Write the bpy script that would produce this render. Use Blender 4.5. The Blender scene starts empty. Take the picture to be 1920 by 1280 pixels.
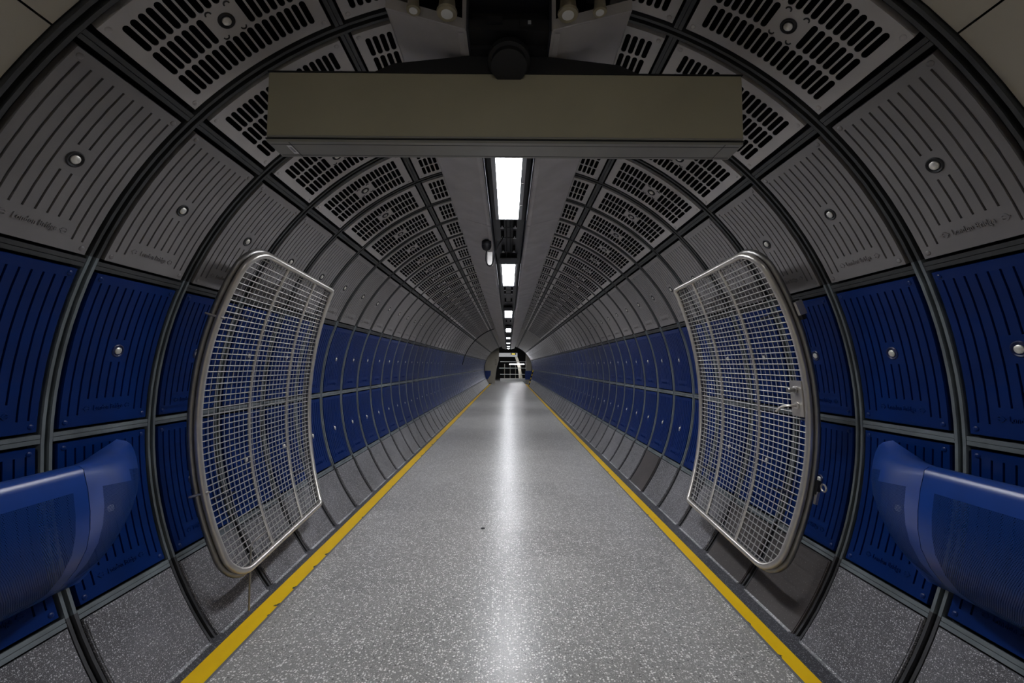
import bpy, bmesh, math, random
from mathutils import Vector, Matrix
random.seed(7)
C = bpy.context.scene
COL = C.collection
PI = math.pi
R = 2.2                 # lining radius
FL = 1.31               # tunnel axis height above the floor
Z0, P = 1.4803, 0.59939 # distance of the first ring joint, ring pitch
J = [22.7, 45.38, 68.05, 90.47, 112.76]   # longitudinal joints, degrees from the crown
def W(x, y, z): return Vector((x, z, y + FL))     # (across, above axis, along) -> world

# ------------------------------------------------------------------ camera
pit, yaw, roll = 0.0571774, 0.0084478, -0.0029481
def camrow():
    def f(v):
        x, y, z = v
        c, s = math.cos(yaw), math.sin(yaw); x, z = c*x - s*z, s*x + c*z
        c, s = math.cos(pit), math.sin(pit); y, z = c*y - s*z, s*y + c*z
        c, s = math.cos(roll), math.sin(roll); x, y = c*x - s*y, s*x + c*y
        return x, y, z
    X, Y, Z = f((1,0,0)), f((0,1,0)), f((0,0,1))
    rows = [Vector((X[i], Y[i], Z[i])) for i in range(3)]      # right, up, forward in tunnel axes
    return [Vector((r.x, r.z, r.y)) for r in rows]
right, up, fwd = camrow()
cam_d = bpy.data.cameras.new('camera'); cam = bpy.data.objects.new('camera', cam_d); COL.objects.link(cam)
m = Matrix((right, up, -fwd)).transposed().to_4x4(); m.translation = W(0.002, 0.3325, 0)
cam.matrix_world = m
cam_d.sensor_width = 36; cam_d.lens = 800*36/1920; cam_d.clip_start = 0.05; cam_d.clip_end = 200
C.camera = cam
# ------------------------------------------------------------------ world, exposure
w = bpy.data.worlds.new('world'); C.world = w; w.use_nodes = True
w.node_tree.nodes['Background'].inputs[0].default_value = (0.5, 0.55, 0.65, 1)
w.node_tree.nodes['Background'].inputs[1].default_value = 0.02
C.view_settings.view_transform = 'Standard'; C.view_settings.look = 'None'
C.view_settings.gamma = 1; C.view_settings.use_curve_mapping = False
C.view_settings.exposure = 0.0
LAMP = 55.0        # emission of the fluorescent diffusers

# ------------------------------------------------------------------ materials
def nt(name):
    mt = bpy.data.materials.new(name); mt.use_nodes = True
    t = mt.node_tree; return mt, t, t.nodes, t.links, t.nodes['Principled BSDF']
def simple(name, col, rough=0.5, metal=0.0, noise=0.0, scale=8, bump=0.0, bscale=60, coat=0.0, spec=0.5):
    mt, t, n, l, b = nt(name)
    b.inputs['Base Color'].default_value = (*col, 1)
    b.inputs['Roughness'].default_value = rough
    b.inputs['Metallic'].default_value = metal
    b.inputs['Specular IOR Level'].default_value = spec
    b.inputs['Coat Weight'].default_value = coat; b.inputs['Coat Roughness'].default_value = 0.3
    tc = n.new('ShaderNodeTexCoord')
    if noise:
        nz = n.new('ShaderNodeTexNoise'); nz.inputs['Scale'].default_value = scale; nz.inputs['Detail'].default_value = 5
        l.new(tc.outputs['Object'], nz.inputs['Vector'])
        mx = n.new('ShaderNodeMix'); mx.data_type = 'RGBA'
        mx.inputs[6].default_value = (*[c*(1-noise) for c in col], 1); mx.inputs[7].default_value = (*[min(1, c*(1+noise)) for c in col], 1)
        rp = n.new('ShaderNodeMapRange'); rp.inputs[1].default_value = 0.3; rp.inputs[2].default_value = 0.7
        l.new(nz.outputs['Fac'], rp.inputs[0]); l.new(rp.outputs[0], mx.inputs[0]); l.new(mx.outputs[2], b.inputs['Base Color'])
    if bump:
        nb = n.new('ShaderNodeTexNoise'); nb.inputs['Scale'].default_value = bscale; nb.inputs['Detail'].default_value = 3
        l.new(tc.outputs['Object'], nb.inputs['Vector'])
        bp = n.new('ShaderNodeBump'); bp.inputs['Strength'].default_value = bump; bp.inputs['Distance'].default_value = 0.004
        l.new(nb.outputs['Fac'], bp.inputs['Height']); l.new(bp.outputs[0], b.inputs['Normal'])
    return mt
def speckle(name, base, fleck, scale, amount, rough, dark=None, patch=0.25, tiles=False, bump=0.0, elong=1.0):
    """stone with angular flecks; optional large tiles with fine joints"""
    mt, t, n, l, b = nt(name)
    tc = n.new('ShaderNodeTexCoord'); geo = n.new('ShaderNodeNewGeometry')
    vec = geo.outputs['Position']
    def mix(fac, a, bb):
        mx = n.new('ShaderNodeMix'); mx.data_type = 'RGBA'
        if isinstance(fac, float): mx.inputs[0].default_value = fac
        else: l.new(fac, mx.inputs[0])
        for i, c in ((6, a), (7, bb)):
            if isinstance(c, tuple): mx.inputs[i].default_value = (*c, 1)
            else: l.new(c, mx.inputs[i])
        return mx.outputs[2]
    def mr(src, a, bb, c=0.0, d=1.0):
        r = n.new('ShaderNodeMapRange'); r.inputs[1].default_value = a; r.inputs[2].default_value = bb
        r.inputs[3].default_value = c; r.inputs[4].default_value = d; l.new(src, r.inputs[0]); return r.outputs[0]
    def mth(op, a, bb=None):
        q = n.new('ShaderNodeMath'); q.operation = op
        for i, v in enumerate((a, bb)):
            if v is None: continue
            if isinstance(v, (int, float)): q.inputs[i].default_value = v
            else: l.new(v, q.inputs[i])
        return q.outputs[0]
    # warp then two sizes of flecks
    nz = n.new('ShaderNodeTexNoise'); nz.inputs['Scale'].default_value = scale*0.6; l.new(vec, nz.inputs['Vector'])
    vm = n.new('ShaderNodeVectorMath'); vm.operation = 'MULTIPLY_ADD'; vm.inputs[1].default_value = (0.8/scale,)*3
    l.new(nz.outputs['Color'], vm.inputs[0]); l.new(vec, vm.inputs[2])
    vo = n.new('ShaderNodeTexVoronoi'); vo.inputs['Scale'].default_value = scale; l.new(vm.outputs[0], vo.inputs['Vector'])
    vo2 = n.new('ShaderNodeTexVoronoi'); vo2.inputs['Scale'].default_value = scale*2.1; l.new(vm.outputs[0], vo2.inputs['Vector'])
    sp = n.new('ShaderNodeSeparateColor'); l.new(vo.outputs['Color'], sp.inputs[0])
    sp2 = n.new('ShaderNodeSeparateColor'); l.new(vo2.outputs['Color'], sp2.inputs[0])
    near = mr(vo.outputs['Distance'], 0.34, 0.42, 1, 0); near2 = mr(vo2.outputs['Distance'], 0.3, 0.4, 1, 0)
    pick = mr(sp.outputs[0], 1-amount-0.03, 1-amount); pick2 = mr(sp2.outputs[0], 1-amount-0.03, 1-amount)
    fl = mth('MULTIPLY', near, pick); fl2 = mth('MULTIPLY', near2, pick2)
    big = n.new('ShaderNodeTexNoise'); big.inputs['Scale'].default_value = 1.6; big.inputs['Detail'].default_value = 6; big.inputs['Roughness'].default_value = 0.6
    l.new(vec, big.inputs['Vector'])
    basec = mix(mr(big.outputs['Fac'], 0.32, 0.68), tuple(c*(1-patch) for c in base), tuple(c*(1+patch) for c in base))
    if tiles:
        sx = n.new('ShaderNodeSeparateXYZ'); l.new(vec, sx.inputs[0])
        ux = mth('DIVIDE', mth('ADD', sx.outputs[0], 10.82), 0.675); uy = mth('DIVIDE', mth('ADD', sx.outputs[1], 9.865-1.4), 0.5835)
        cmb = n.new('ShaderNodeCombineXYZ'); l.new(mth('FLOOR', ux), cmb.inputs[0]); l.new(mth('FLOOR', uy), cmb.inputs[1])
        wn = n.new('ShaderNodeTexWhiteNoise'); wn.noise_dimensions = '3D'; l.new(cmb.outputs[0], wn.inputs['Vector'])
        basec = mix(mr(wn.outputs['Value'], 0, 1), mix(0.26, basec, tuple(c*0.35 for c in base)), basec)
        fx = mth('ABSOLUTE', mth('SUBTRACT', mth('FRACT', ux), 0.5)); fy = mth('ABSOLUTE', mth('SUBTRACT', mth('FRACT', uy), 0.5))
        jt = mth('MAXIMUM', mr(fx, 0.4975, 0.4990), mr(fy, 0.4968, 0.4985))
        basec2 = basec
    c1 = mix(mth('MULTIPLY', fl2, 0.7), basec, fleck)
    c2 = mix(mth('MULTIPLY', fl, 0.85), c1, fleck)
    if dark:
        dk = mth('MULTIPLY', mr(sp.outputs[1], 0.80, 0.84), near); c2 = mix(mth('MULTIPLY', dk, 0.7), c2, dark)
    rough_out = mr(big.outputs['Fac'], 0.25, 0.75, rough-0.025, rough+0.035)
    if tiles:
        c2 = mix(mth('MULTIPLY', jt, 0.45), c2, (0.05, 0.05, 0.05))
        rt = mr(wn.outputs['Value'], 0, 1, -0.02, 0.02); rough_out = mth('ADD', rough_out, rt)
    l.new(c2, b.inputs['Base Color'])
    b.inputs['Roughness'].default_value = rough
    if bump:
        bp = n.new('ShaderNodeBump'); bp.inputs['Strength'].default_value = bump; bp.inputs['Distance'].default_value = 0.002
        l.new(fl, bp.inputs['Height']); l.new(bp.outputs[0], b.inputs['Normal'])
    return mt
def perforated(name, col, rough):
    mt, t, n, l, b = nt(name)
    b.inputs['Base Color'].default_value = (*col, 1); b.inputs['Roughness'].default_value = rough
    b.inputs['Specular IOR Level'].default_value = 0.3
    uv = n.new('ShaderNodeUVMap'); sx = n.new('ShaderNodeSeparateXYZ'); l.new(uv.outputs[0], sx.inputs[0])
    def mth(op, a, bb=None):
        q = n.new('ShaderNodeMath'); q.operation = op
        for i, v in enumerate((a, bb)):
            if v is None: continue
            if isinstance(v, (int, float)): q.inputs[i].default_value = v
            else: l.new(v, q.inputs[i])
        return q.outputs[0]
    pu, pv = 0.0075, 0.013
    def dots(ou, ov):
        u = mth('SUBTRACT', mth('FRACT', mth('ADD', mth('DIVIDE', sx.outputs[0], pu), ou)), 0.5)
        v = mth('SUBTRACT', mth('FRACT', mth('ADD', mth('DIVIDE', sx.outputs[1], pv), ov)), 0.5)
        u = mth('MULTIPLY', u, pu); v = mth('MULTIPLY', v, pv)
        d = mth('SQRT', mth('ADD', mth('MULTIPLY', u, u), mth('MULTIPLY', v, v)))
        return mth('LESS_THAN', d, 0.0019)
    h = mth('MAXIMUM', dots(0, 0), dots(0.5, 0.5))
    tr = n.new('ShaderNodeBsdfTransparent'); ms = n.new('ShaderNodeMixShader')
    l.new(h, ms.inputs[0]); l.new(b.outputs[0], ms.inputs[1]); l.new(tr.outputs[0], ms.inputs[2])
    l.new(ms.outputs[0], n['Material Output'].inputs[0])
    return mt
def paint(name):
    mt, t, n, l, b = nt(name)
    geo = n.new('ShaderNodeNewGeometry')
    uv = n.new('ShaderNodeUVMap'); sx = n.new('ShaderNodeSeparateXYZ'); l.new(uv.outputs[0], sx.inputs[0])
    nz = n.new('ShaderNodeTexNoise'); nz.inputs['Scale'].default_value = 9; nz.inputs['Detail'].default_value = 6; l.new(geo.outputs['Position'], nz.inputs['Vector'])
    # wear: worst at the inner edge (u close to 1)
    a = n.new('ShaderNodeMath'); a.operation = 'POWER'; l.new(sx.outputs[0], a.inputs[0]); a.inputs[1].default_value = 5
    s = n.new('ShaderNodeMath'); s.operation = 'MULTIPLY_ADD'; l.new(a.outputs[0], s.inputs[0]); s.inputs[1].default_value = 0.13; l.new(nz.outputs['Fac'], s.inputs[2])
    r = n.new('ShaderNodeMapRange'); r.inputs[1].default_value = 0.722; r.inputs[2].default_value = 0.73; l.new(s.outputs[0], r.inputs[0])
    n2 = n.new('ShaderNodeTexNoise'); n2.inputs['Scale'].default_value = 5; l.new(geo.outputs['Position'], n2.inputs['Vector'])
    m0 = n.new('ShaderNodeMix'); m0.data_type = 'RGBA'; m0.inputs[6].default_value = (0.86, 0.50, 0.003, 1); m0.inputs[7].default_value = (1.0, 0.64, 0.005, 1)
    l.new(n2.outputs['Fac'], m0.inputs[0])
    mx = n.new('ShaderNodeMix'); mx.data_type = 'RGBA'; l.new(r.outputs[0], mx.inputs[0]); l.new(m0.outputs[2], mx.inputs[6]); mx.inputs[7].default_value = (0.03, 0.03, 0.035, 1)
    l.new(mx.outputs[2], b.inputs['Base Color']); b.inputs['Roughness'].default_value = 0.42
    return mt
def emit(name, col, s):
    mt, t, n, l, b = nt(name)
    b.inputs['Base Color'].default_value = (*col, 1); b.inputs['Emission Color'].default_value = (*col, 1); b.inputs['Emission Strength'].default_value = s
    return mt
M = {}
M['black'] = simple('black_iron', (0.006, 0.006, 0.008), 0.6)
M['void'] = simple('dark_void', (0.003, 0.003, 0.004), 0.9, spec=0.1)
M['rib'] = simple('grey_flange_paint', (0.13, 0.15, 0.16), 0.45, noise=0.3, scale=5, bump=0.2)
M['rib_t'] = simple('dark_flange_upper', (0.035, 0.037, 0.038), 0.5, noise=0.3, scale=5, bump=0.2)  # darker tone for flanges above the blue rows
M['rib_b'] = simple('dark_flange_lower', (0.03, 0.03, 0.033), 0.55, noise=0.4, scale=7)  # darker, mottled tone for flanges below the blue rows
M['blue'] = simple('blue_enamel', (0.0003, 0.0165, 0.112), 0.32, noise=0.12, scale=6, bump=0.10, bscale=14, coat=0.0, spec=0.25)
M['blue_d'] = simple('blue_socket', (0.002, 0.010, 0.07), 0.35)
M['grey'] = simple('grey_enamel', (0.19, 0.178, 0.178), 0.38, noise=0.08, scale=5, bump=0.12, bscale=14)
M['grate'] = simple('grey_grate_enamel', (0.45, 0.428, 0.42), 0.45, noise=0.08, scale=5)
M['plain'] = simple('dark_taupe_panel', (0.24, 0.22, 0.20), 0.5, noise=0.15)
M['cream'] = simple('cream_enamel', (0.42, 0.385, 0.31), 0.5, noise=0.05, scale=3)
M['soffit'] = simple('soffit_paint', (0.46, 0.44, 0.445), 0.5, noise=0.14, scale=4, bump=0.1)
M['steel'] = simple('brushed_steel', (0.60, 0.565, 0.52), 0.33, metal=0.8, noise=0.06, scale=20)
M['wire'] = simple('satin_wire', (0.44, 0.43, 0.415), 0.45, metal=0.4)
M['wire_d'] = simple('dull_wire', (0.45, 0.44, 0.44), 0.5, metal=0.4)
M['steel_d'] = simple('dull_steel', (0.30, 0.29, 0.28), 0.4, metal=1.0, noise=0.1, scale=20)
M['stud'] = simple('stud_metal', (0.72, 0.69, 0.63), 0.4, metal=0.6, noise=0.2, scale=60)
M['seat'] = simple('blue_seat_paint', (0.003, 0.042, 0.25), 0.3, noise=0.15, scale=6, coat=0.2)
M['seat_p'] = perforated('blue_seat_perforated', (0.003, 0.032, 0.17), 0.35)
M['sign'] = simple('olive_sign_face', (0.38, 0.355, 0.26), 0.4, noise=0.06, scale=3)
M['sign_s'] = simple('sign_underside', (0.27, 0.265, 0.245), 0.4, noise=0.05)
M['label'] = simple('white_label', (0.8, 0.8, 0.8), 0.5)
M['lampmetal'] = simple('lamp_housing_metal', (0.32, 0.33, 0.36), 0.4)
M['duct_in'] = simple('dark_cable_tray', (0.025, 0.026, 0.035), 0.5)
M['lamp'] = emit('lamp_diffuser', (0.93, 0.95, 1.0), LAMP)
M['stone'] = speckle('granite_skirting', (0.115, 0.113, 0.122), (0.62, 0.61, 0.63), 140, 0.40, 0.42, dark=(0.04, 0.04, 0.045), patch=0.45)
M['stone_b'] = speckle('brown_skirting', (0.075, 0.066, 0.064), (0.15, 0.14, 0.14), 120, 0.12, 0.38, patch=0.3)
M['kerb'] = speckle('dark_kerb', (0.05, 0.05, 0.058), (0.38, 0.38, 0.40), 150, 0.28, 0.45)
M['grout'] = speckle('pale_grout', (0.32, 0.32, 0.33), (0.95, 0.95, 0.97), 90, 0.5, 0.5, patch=0.8)
M['floor'] = speckle('terrazzo', (0.34, 0.326, 0.308), (1.0, 0.98, 0.95), 66, 0.48, 0.31, dark=(0.05, 0.047, 0.045), patch=0.08, tiles=True, bump=0.05)
M['nosing'] = simple('grey_nosing', (0.16, 0.16, 0.165), 0.5)
M['yellow'] = paint('yellow_line_paint')
M['yellow_p'] = simple('yellow_plain', (0.8, 0.55, 0.02), 0.5)
M['white'] = simple('white_paint', (0.75, 0.75, 0.74), 0.5)
M['litsign'] = emit('backlit_white_sign', (0.8, 0.82, 0.85), 0.35)
M['led'] = emit('yellow_display', (1.0, 0.75, 0.05), 1.6)
M['bluewall'] = simple('blue_dado', (0.01, 0.04, 0.2), 0.4)
M['brass'] = simple('aged_reflector', (0.42, 0.38, 0.28), 0.35, metal=0.5)
M['groove'] = simple('groove_shadow_paint', (0.02, 0.02, 0.022), 0.6)

# ------------------------------------------------------------------ mesh helpers
class MB:
    def __init__(s): s.v = []; s.f = []; s.mi = []; s.uv = {}
    def add(s, vs, fs, mi=0, uvs=None):
        o = len(s.v); s.v += [tuple(v) for v in vs]
        for k, f in enumerate(fs):
            if uvs: s.uv[len(s.f)] = uvs[k]
            s.f.append([i+o for i in f]); s.mi.append(mi)
    def box(s, x0, x1, y0, y1, z0, z1, mi=0):       # tunnel axes
        vs = [W(x, y, z) for x in (x0, x1) for y in (y0, y1) for z in (z0, z1)]
        s.add(vs, [(0,1,3,2), (4,6,7,5), (0,4,5,1), (2,3,7,6), (0,2,6,4), (1,5,7,3)], mi)
    def prism(s, poly, z0, z1, mi=0):               # poly in (x, y), extruded along the tunnel
        n = len(poly); vs = [W(x, y, z0) for x, y in poly] + [W(x, y, z1) for x, y in poly]
        s.add(vs, [list(range(n)), list(range(2*n-1, n-1, -1))] + [(i, (i+1) % n, (i+1) % n + n, i+n) for i in range(n)], mi)
    def tube(s, pts, r, n=10, mi=0, closed=False):  # pts are world Vectors
        m = len(pts); rings = []; prev = None
        for i, p in enumerate(pts):
            a = pts[(i-1) % m] if (i > 0 or closed) else p; b = pts[(i+1) % m] if (i < m-1 or closed) else p
            d = (b-a).normalized()
            if prev is None:
                u = d.orthogonal().normalized()
            else:
                u = (prev - d*prev.dot(d)).normalized()
            prev = u; v = d.cross(u)
            rr = r[i] if isinstance(r, list) else r
            rings.append([p + (u*math.cos(2*PI*k/n) + v*math.sin(2*PI*k/n))*rr for k in range(n)])
        vs = [q for ring in rings for q in ring]; fs = []
        mm = m if closed else m-1
        off = 0
        if closed:   # align last ring with the first
            best = min(range(n), key=lambda k: (rings[-1][k]-rings[0][0]).length); off = best
        for i in range(mm):
            j = (i+1) % m; o2 = 0
            for k in range(n):
                k2 = (k+1) % n
                if closed and j == 0: fs.append((i*n+(k+off) % n, i*n+(k2+off) % n, k2, k))
                else: fs.append((i*n+k, i*n+k2, j*n+k2, j*n+k))
        if not closed: fs += [list(range(n))[::-1], list(range((m-1)*n, m*n))]
        s.add(vs, fs, mi)
    def lathe(s, prof, c, ax, n=20, mi=0):          # prof [(r, h)], centre c, axis ax
        ax = ax.normalized(); u = ax.orthogonal().normalized(); v = ax.cross(u); vs = []; fs = []
        for r, h in prof:
            vs += [c + ax*h + (u*math.cos(2*PI*k/n)+v*math.sin(2*PI*k/n))*r for k in range(n)]
        for i in range(len(prof)-1):
            for k in range(n): fs.append((i*n+k, i*n+(k+1) % n, (i+1)*n+(k+1) % n, (i+1)*n+k))
        fs.append(list(range(n))[::-1]); fs.append(list(range((len(prof)-1)*n, len(prof)*n)))
        s.add(vs, fs, mi)
    def build(s, name, mats, parent=None, smooth=False, origin=None, fix=True, bevel=0):
        me = bpy.data.meshes.new(name)
        o0 = origin if origin is not None else Vector((0, 0, 0))
        me.from_pydata([Vector(v)-o0 for v in s.v], [], s.f)
        for mt in (mats if isinstance(mats, (list, tuple)) else [mats]): me.materials.append(mt)
        me.polygons.foreach_set('material_index', s.mi)
        if s.uv:
            ul = me.uv_layers.new(name='UVMap')
            for p in me.polygons:
                if p.index in s.uv:
                    for li, q in zip(p.loop_indices, s.uv[p.index]): ul.data[li].uv = q
        if fix:
            bm = bmesh.new(); bm.from_mesh(me); bmesh.ops.recalc_face_normals(bm, faces=bm.faces); bm.to_mesh(me); bm.free()
        if smooth:
            me.polygons.foreach_set('use_smooth', [True]*len(me.polygons))
            try: me.set_sharp_from_angle(angle=math.radians(38))
            except Exception: pass
        me.update()
        o = bpy.data.objects.new(name, me); COL.objects.link(o)
        if parent is not None:
            o.parent = parent; o.location = o0 - parent.location
        else: o.location = o0
        if bevel:
            bv = o.modifiers.new('bevel', 'BEVEL'); bv.width = bevel; bv.segments = 3; bv.limit_method = 'ANGLE'
        return o
def tag(o, label, cat, group=None, kind=None):
    o['label'] = label; o['category'] = cat; o['kind'] = kind or 'thing'
    if group: o['group'] = group
    return o
def struct(o, label=None):
    o['kind'] = 'structure'
    if label: o['label'] = label
    return o
def empty(name, loc):
    o = bpy.data.objects.new(name, None); COL.objects.link(o); o.location = loc; o.empty_display_size = 0.1; return o
def cyl(th, r, z):      # th in degrees from crown, + to the right
    a = math.radians(th); return W(r*math.sin(a), r*math.cos(a), z)
ORD = ['zeroth','first','second','third','fourth','fifth','sixth','seventh','eighth','ninth','tenth','eleventh','twelfth','thirteenth','fourteenth','fifteenth','sixteenth','seventeenth','eighteenth','nineteenth','twentieth']

# ------------------------------------------------------------------ structure: shell with flanges
NK = 64; ZE = Z0 + P*(NK-1)+0.05; KA = 31
def ribbed_wall(name, t0, t1, joints, side):
    b = MB()
    n = max(2, int(abs(t1-t0)/3)); th = [t0+(t1-t0)*i/n for i in range(n+1)]
    rs = 2.262
    # backing shell
    vs = []; fs = []
    for t in th: vs += [cyl(side*t, rs, Z0-0.032), cyl(side*t, rs, ZE), cyl(side*t, rs+0.06, Z0-0.032), cyl(side*t, rs+0.06, ZE)]
    for i in range(n):
        fs += [(4*i, 4*i+1, 4*i+5, 4*i+4), (4*i+2, 4*i+6, 4*i+7, 4*i+3), (4*i, 4*i+4, 4*i+6, 4*i+2), (4*i+1, 4*i+3, 4*i+7, 4*i+5)]
    fs += [(0, 2, 3, 1), (4*n, 4*n+1, 4*n+3, 4*n+2)]
    b.add(vs, fs, 1)
    for k in range(NK):
        zc = Z0 + k*P
        for a, c in ((-0.028, -0.009), (0.009, 0.028)):
            if k == KA: a, c = a*1.3, c*1.3
            vs = []; fs = []
            for t in th: vs += [cyl(side*t, rs, zc+a), cyl(side*t, R, zc+a+0.002), cyl(side*t, R, zc+c-0.002), cyl(side*t, rs, zc+c)]
            for i in range(n):
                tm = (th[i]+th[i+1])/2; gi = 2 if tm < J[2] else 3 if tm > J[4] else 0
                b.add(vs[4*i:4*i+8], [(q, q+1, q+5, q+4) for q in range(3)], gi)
        if k < NK-1:
            for j in joints:
                h = 1.0*0.55; z0, z1 = zc+0.0285, zc+P-0.0285
                jv = []
                for t, r in ((j-h, rs), (j-h, R+0.001), (j-0.05, R+0.001), (j, R+0.006), (j+0.05, R+0.001), (j+h, R+0.001), (j+h, rs)):
                    jv += [cyl(side*t, r, z0), cyl(side*t, r, z1)]
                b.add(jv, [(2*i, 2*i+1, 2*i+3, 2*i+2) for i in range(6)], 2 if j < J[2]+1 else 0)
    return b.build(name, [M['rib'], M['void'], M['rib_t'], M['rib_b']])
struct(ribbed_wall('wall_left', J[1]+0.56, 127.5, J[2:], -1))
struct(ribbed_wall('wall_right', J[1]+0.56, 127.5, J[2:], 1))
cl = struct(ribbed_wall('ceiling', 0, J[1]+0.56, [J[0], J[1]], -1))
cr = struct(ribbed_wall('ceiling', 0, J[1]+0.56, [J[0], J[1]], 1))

# cream lining nearer than the first ring and behind the camera
b = MB(); n = 56; vs = []; fs = []; ZB = -6.0
ths = [-127.5+255*i/n for i in range(n+1)]
segs = [ZB, -5.2, -4.3, -3.4, -2.5, -1.6, -0.7, 0.2, 1.451]
for zi, z in enumerate(segs[:-1]):
    for si, (a, c) in enumerate(((-127.5, -46.6), (-46.4, 46.4), (46.6, 127.5))):
        m_ = 26; vs = []; fs = []
        for i in range(m_+1):
            t = a+(c-a)*i/m_; vs += [cyl(t, 2.215, z+0.004), cyl(t, 2.215, segs[zi+1]-0.004), cyl(t, 2.30, z+0.004), cyl(t, 2.30, segs[zi+1]-0.004)]
        for i in range(m_): fs += [(4*i, 4*i+1, 4*i+5, 4*i+4), (4*i+1, 4*i+3, 4*i+7, 4*i+5), (4*i, 4*i+4, 4*i+6, 4*i+2)]
        b.add(vs, fs, 0)
vs = []; fs = []
for t in ths: vs += [cyl(t, 2.30, ZB), cyl(t, 2.30, 1.447)]
b.add(vs, [(2*i, 2*i+1, 2*i+3, 2*i+2) for i in range(n)], 1)
b.box(-2.3, 2.3, -1.35, 2.3, ZB-0.1, ZB, 0)
struct(b.build('wall_near', [M['cream'], M['void']], fix=False))

# floor
b = MB(); b.add([W(-1.553, -FL, -6), W(1.535, -FL, -6), W(1.535, -FL, 56), W(-1.553, -FL, 56), W(-1.553, -FL-0.1, -6), W(1.535, -FL-0.1, -6), W(1.535, -FL-0.1, 56), W(-1.553, -FL-0.1, 56)],
      [(0,1,2,3), (7,6,5,4), (0,4,5,1), (1,5,6,2), (2,6,7,3), (3,7,4,0)])
struct(b.build('floor', M['floor']))
for nm, s, xi, xo in (('baseboard_left', -1, 1.553, 1.80), ('baseboard_right', 1, 1.535, 1.80)):
    b = MB(); b.box(s*xi, s*xo, -FL-0.1, -FL-0.0005, -6, ZE, 0); 
    # thin nosing between terrazzo and paint
    b.box(s*(xi+0.0), s*(xi+0.016), -FL-0.01, -FL+0.0015, -6, ZE, 1)
    # pale grout bead at the foot of the skirting
    for k in range(NK-1):
        z = Z0+k*P
        b.box(s*1.742, s*1.762, -FL-0.01, -FL+0.006, z+0.05, z+P-0.05, 2)
    struct(b.build(nm, [M['kerb'], M['nosing'], M['grout']]))
for s, xi, xo, wd in ((-1, 1.513, 1.690, 'left'), (1, 1.551, 1.642, 'right')):
    xi = 1.570 if s < 0 else 1.551
    if s < 0:
        pass
    b = MB(); seg = 60; vs = []; fs = []; uvs = []
    for i in range(seg+1):
        z = -6+ (ZE+6)*i/seg
        vs += [W(s*xo, -FL+0.001, z), W(s*xi, -FL+0.001, z)]
    for i in range(seg): fs.append((2*i, 2*i+1, 2*i+3, 2*i+2)); uvs.append([(0, i), (1, i), (1, i+1), (0, i+1)])
    b.add(vs, fs, 0, uvs)
    o = b.build('floor_edge_line', M['yellow'], fix=False)
    tag(o, 'worn yellow painted line along the %s edge of the terrazzo floor' % wd, 'painted line', 'yellow floor edge lines')

# ------------------------------------------------------------------ cladding panels
ED = 0.050         # panel edge distance from the ring joint
TH = 0.030         # panel thickness
def heightcells(b, zc, tc, fn, side, r0=R-0.001, mi=0):
    """zc along positions, tc degrees; fn(i,j) -> recess depth"""
    idx = {}
    def vtx(i, j, d):
        key = (i, j, round(d, 5))
        if key not in idx: idx[key] = len(b.v); b.v.append(tuple(cyl(side*tc[j], r0+d, zc[i])))
        return idx[key]
    nz, ntc = len(zc)-1, len(tc)-1
    D = [[fn(i, j) for j in range(ntc)] for i in range(nz)]
    def face(q): b.f.append(q); b.mi.append(mi)
    for i in range(nz):
        for j in range(ntc):
            d = D[i][j]
            face([vtx(i, j, d), vtx(i+1, j, d), vtx(i+1, j+1, d), vtx(i, j+1, d)])
            e = D[i+1][j] if i < nz-1 else TH
            if e != d: face([vtx(i+1, j, d), vtx(i+1, j+1, d), vtx(i+1, j+1, e), vtx(i+1, j, e)])
            e = D[i][j+1] if j < ntc-1 else TH
            if e != d: face([vtx(i, j+1, d), vtx(i+1, j+1, d), vtx(i+1, j+1, e), vtx(i, j+1, e)])
            if i == 0: face([vtx(0, j, d), vtx(0, j+1, d), vtx(0, j+1, TH), vtx(0, j, TH)])
            if j == 0: face([vtx(i, 0, d), vtx(i+1, 0, d), vtx(i+1, 0, TH), vtx(i, 0, TH)])
def degs(m): return math.degrees(m/R)
PZ0, PZ1 = ED, P-ED
def origin_of(t0, t1, side): return cyl(side*(t0+t1)/2, R, P/2)
def ribbed_panel(t0, t1, side, mat, name, text_end=True, groove_top=0.055):
    b = MB(); NG = 10; wz = PZ1-PZ0; pitch = wz/(NG+0.6); gw = 0.0095
    zc = [PZ0]; kind = [False]
    gi = []
    for g in range(NG):
        c = PZ0 + pitch*(g+0.8)
        zc += [c-gw/2, c+gw/2]; gi.append(len(zc)-2)
    zc.append(PZ1)
    tcen = (t0+t1)/2; hs = degs(0.062)
    a0, a1 = t0+degs(groove_top), t1-degs(0.055); tx = t1-degs(0.135)
    base = [t0, a0, tcen-hs, tcen+hs, tx, a1, t1]
    tc = []
    for p, q in zip(base[:-1], base[1:]):
        n_ = max(1, round((q-p)/2.6)); tc += [p+(q-p)*k/n_ for k in range(n_)]
    tc.append(t1)
    def fn(i, j):
        if i % 2 == 0: return 0.0
        g = (i-1)//2; t = (tc[j]+tc[j+1])/2
        if t < a0 or t > a1: return 0.0
        if g in (4, 5) and abs(t-tcen) < hs: return 0.0
        if text_end and 2 <= g <= 7 and t > tx: return 0.0
        return 0.010
    heightcells(b, zc, tc, fn, side)
    return b.build(name, mat, origin=origin_of(t0, t1, side))
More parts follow.
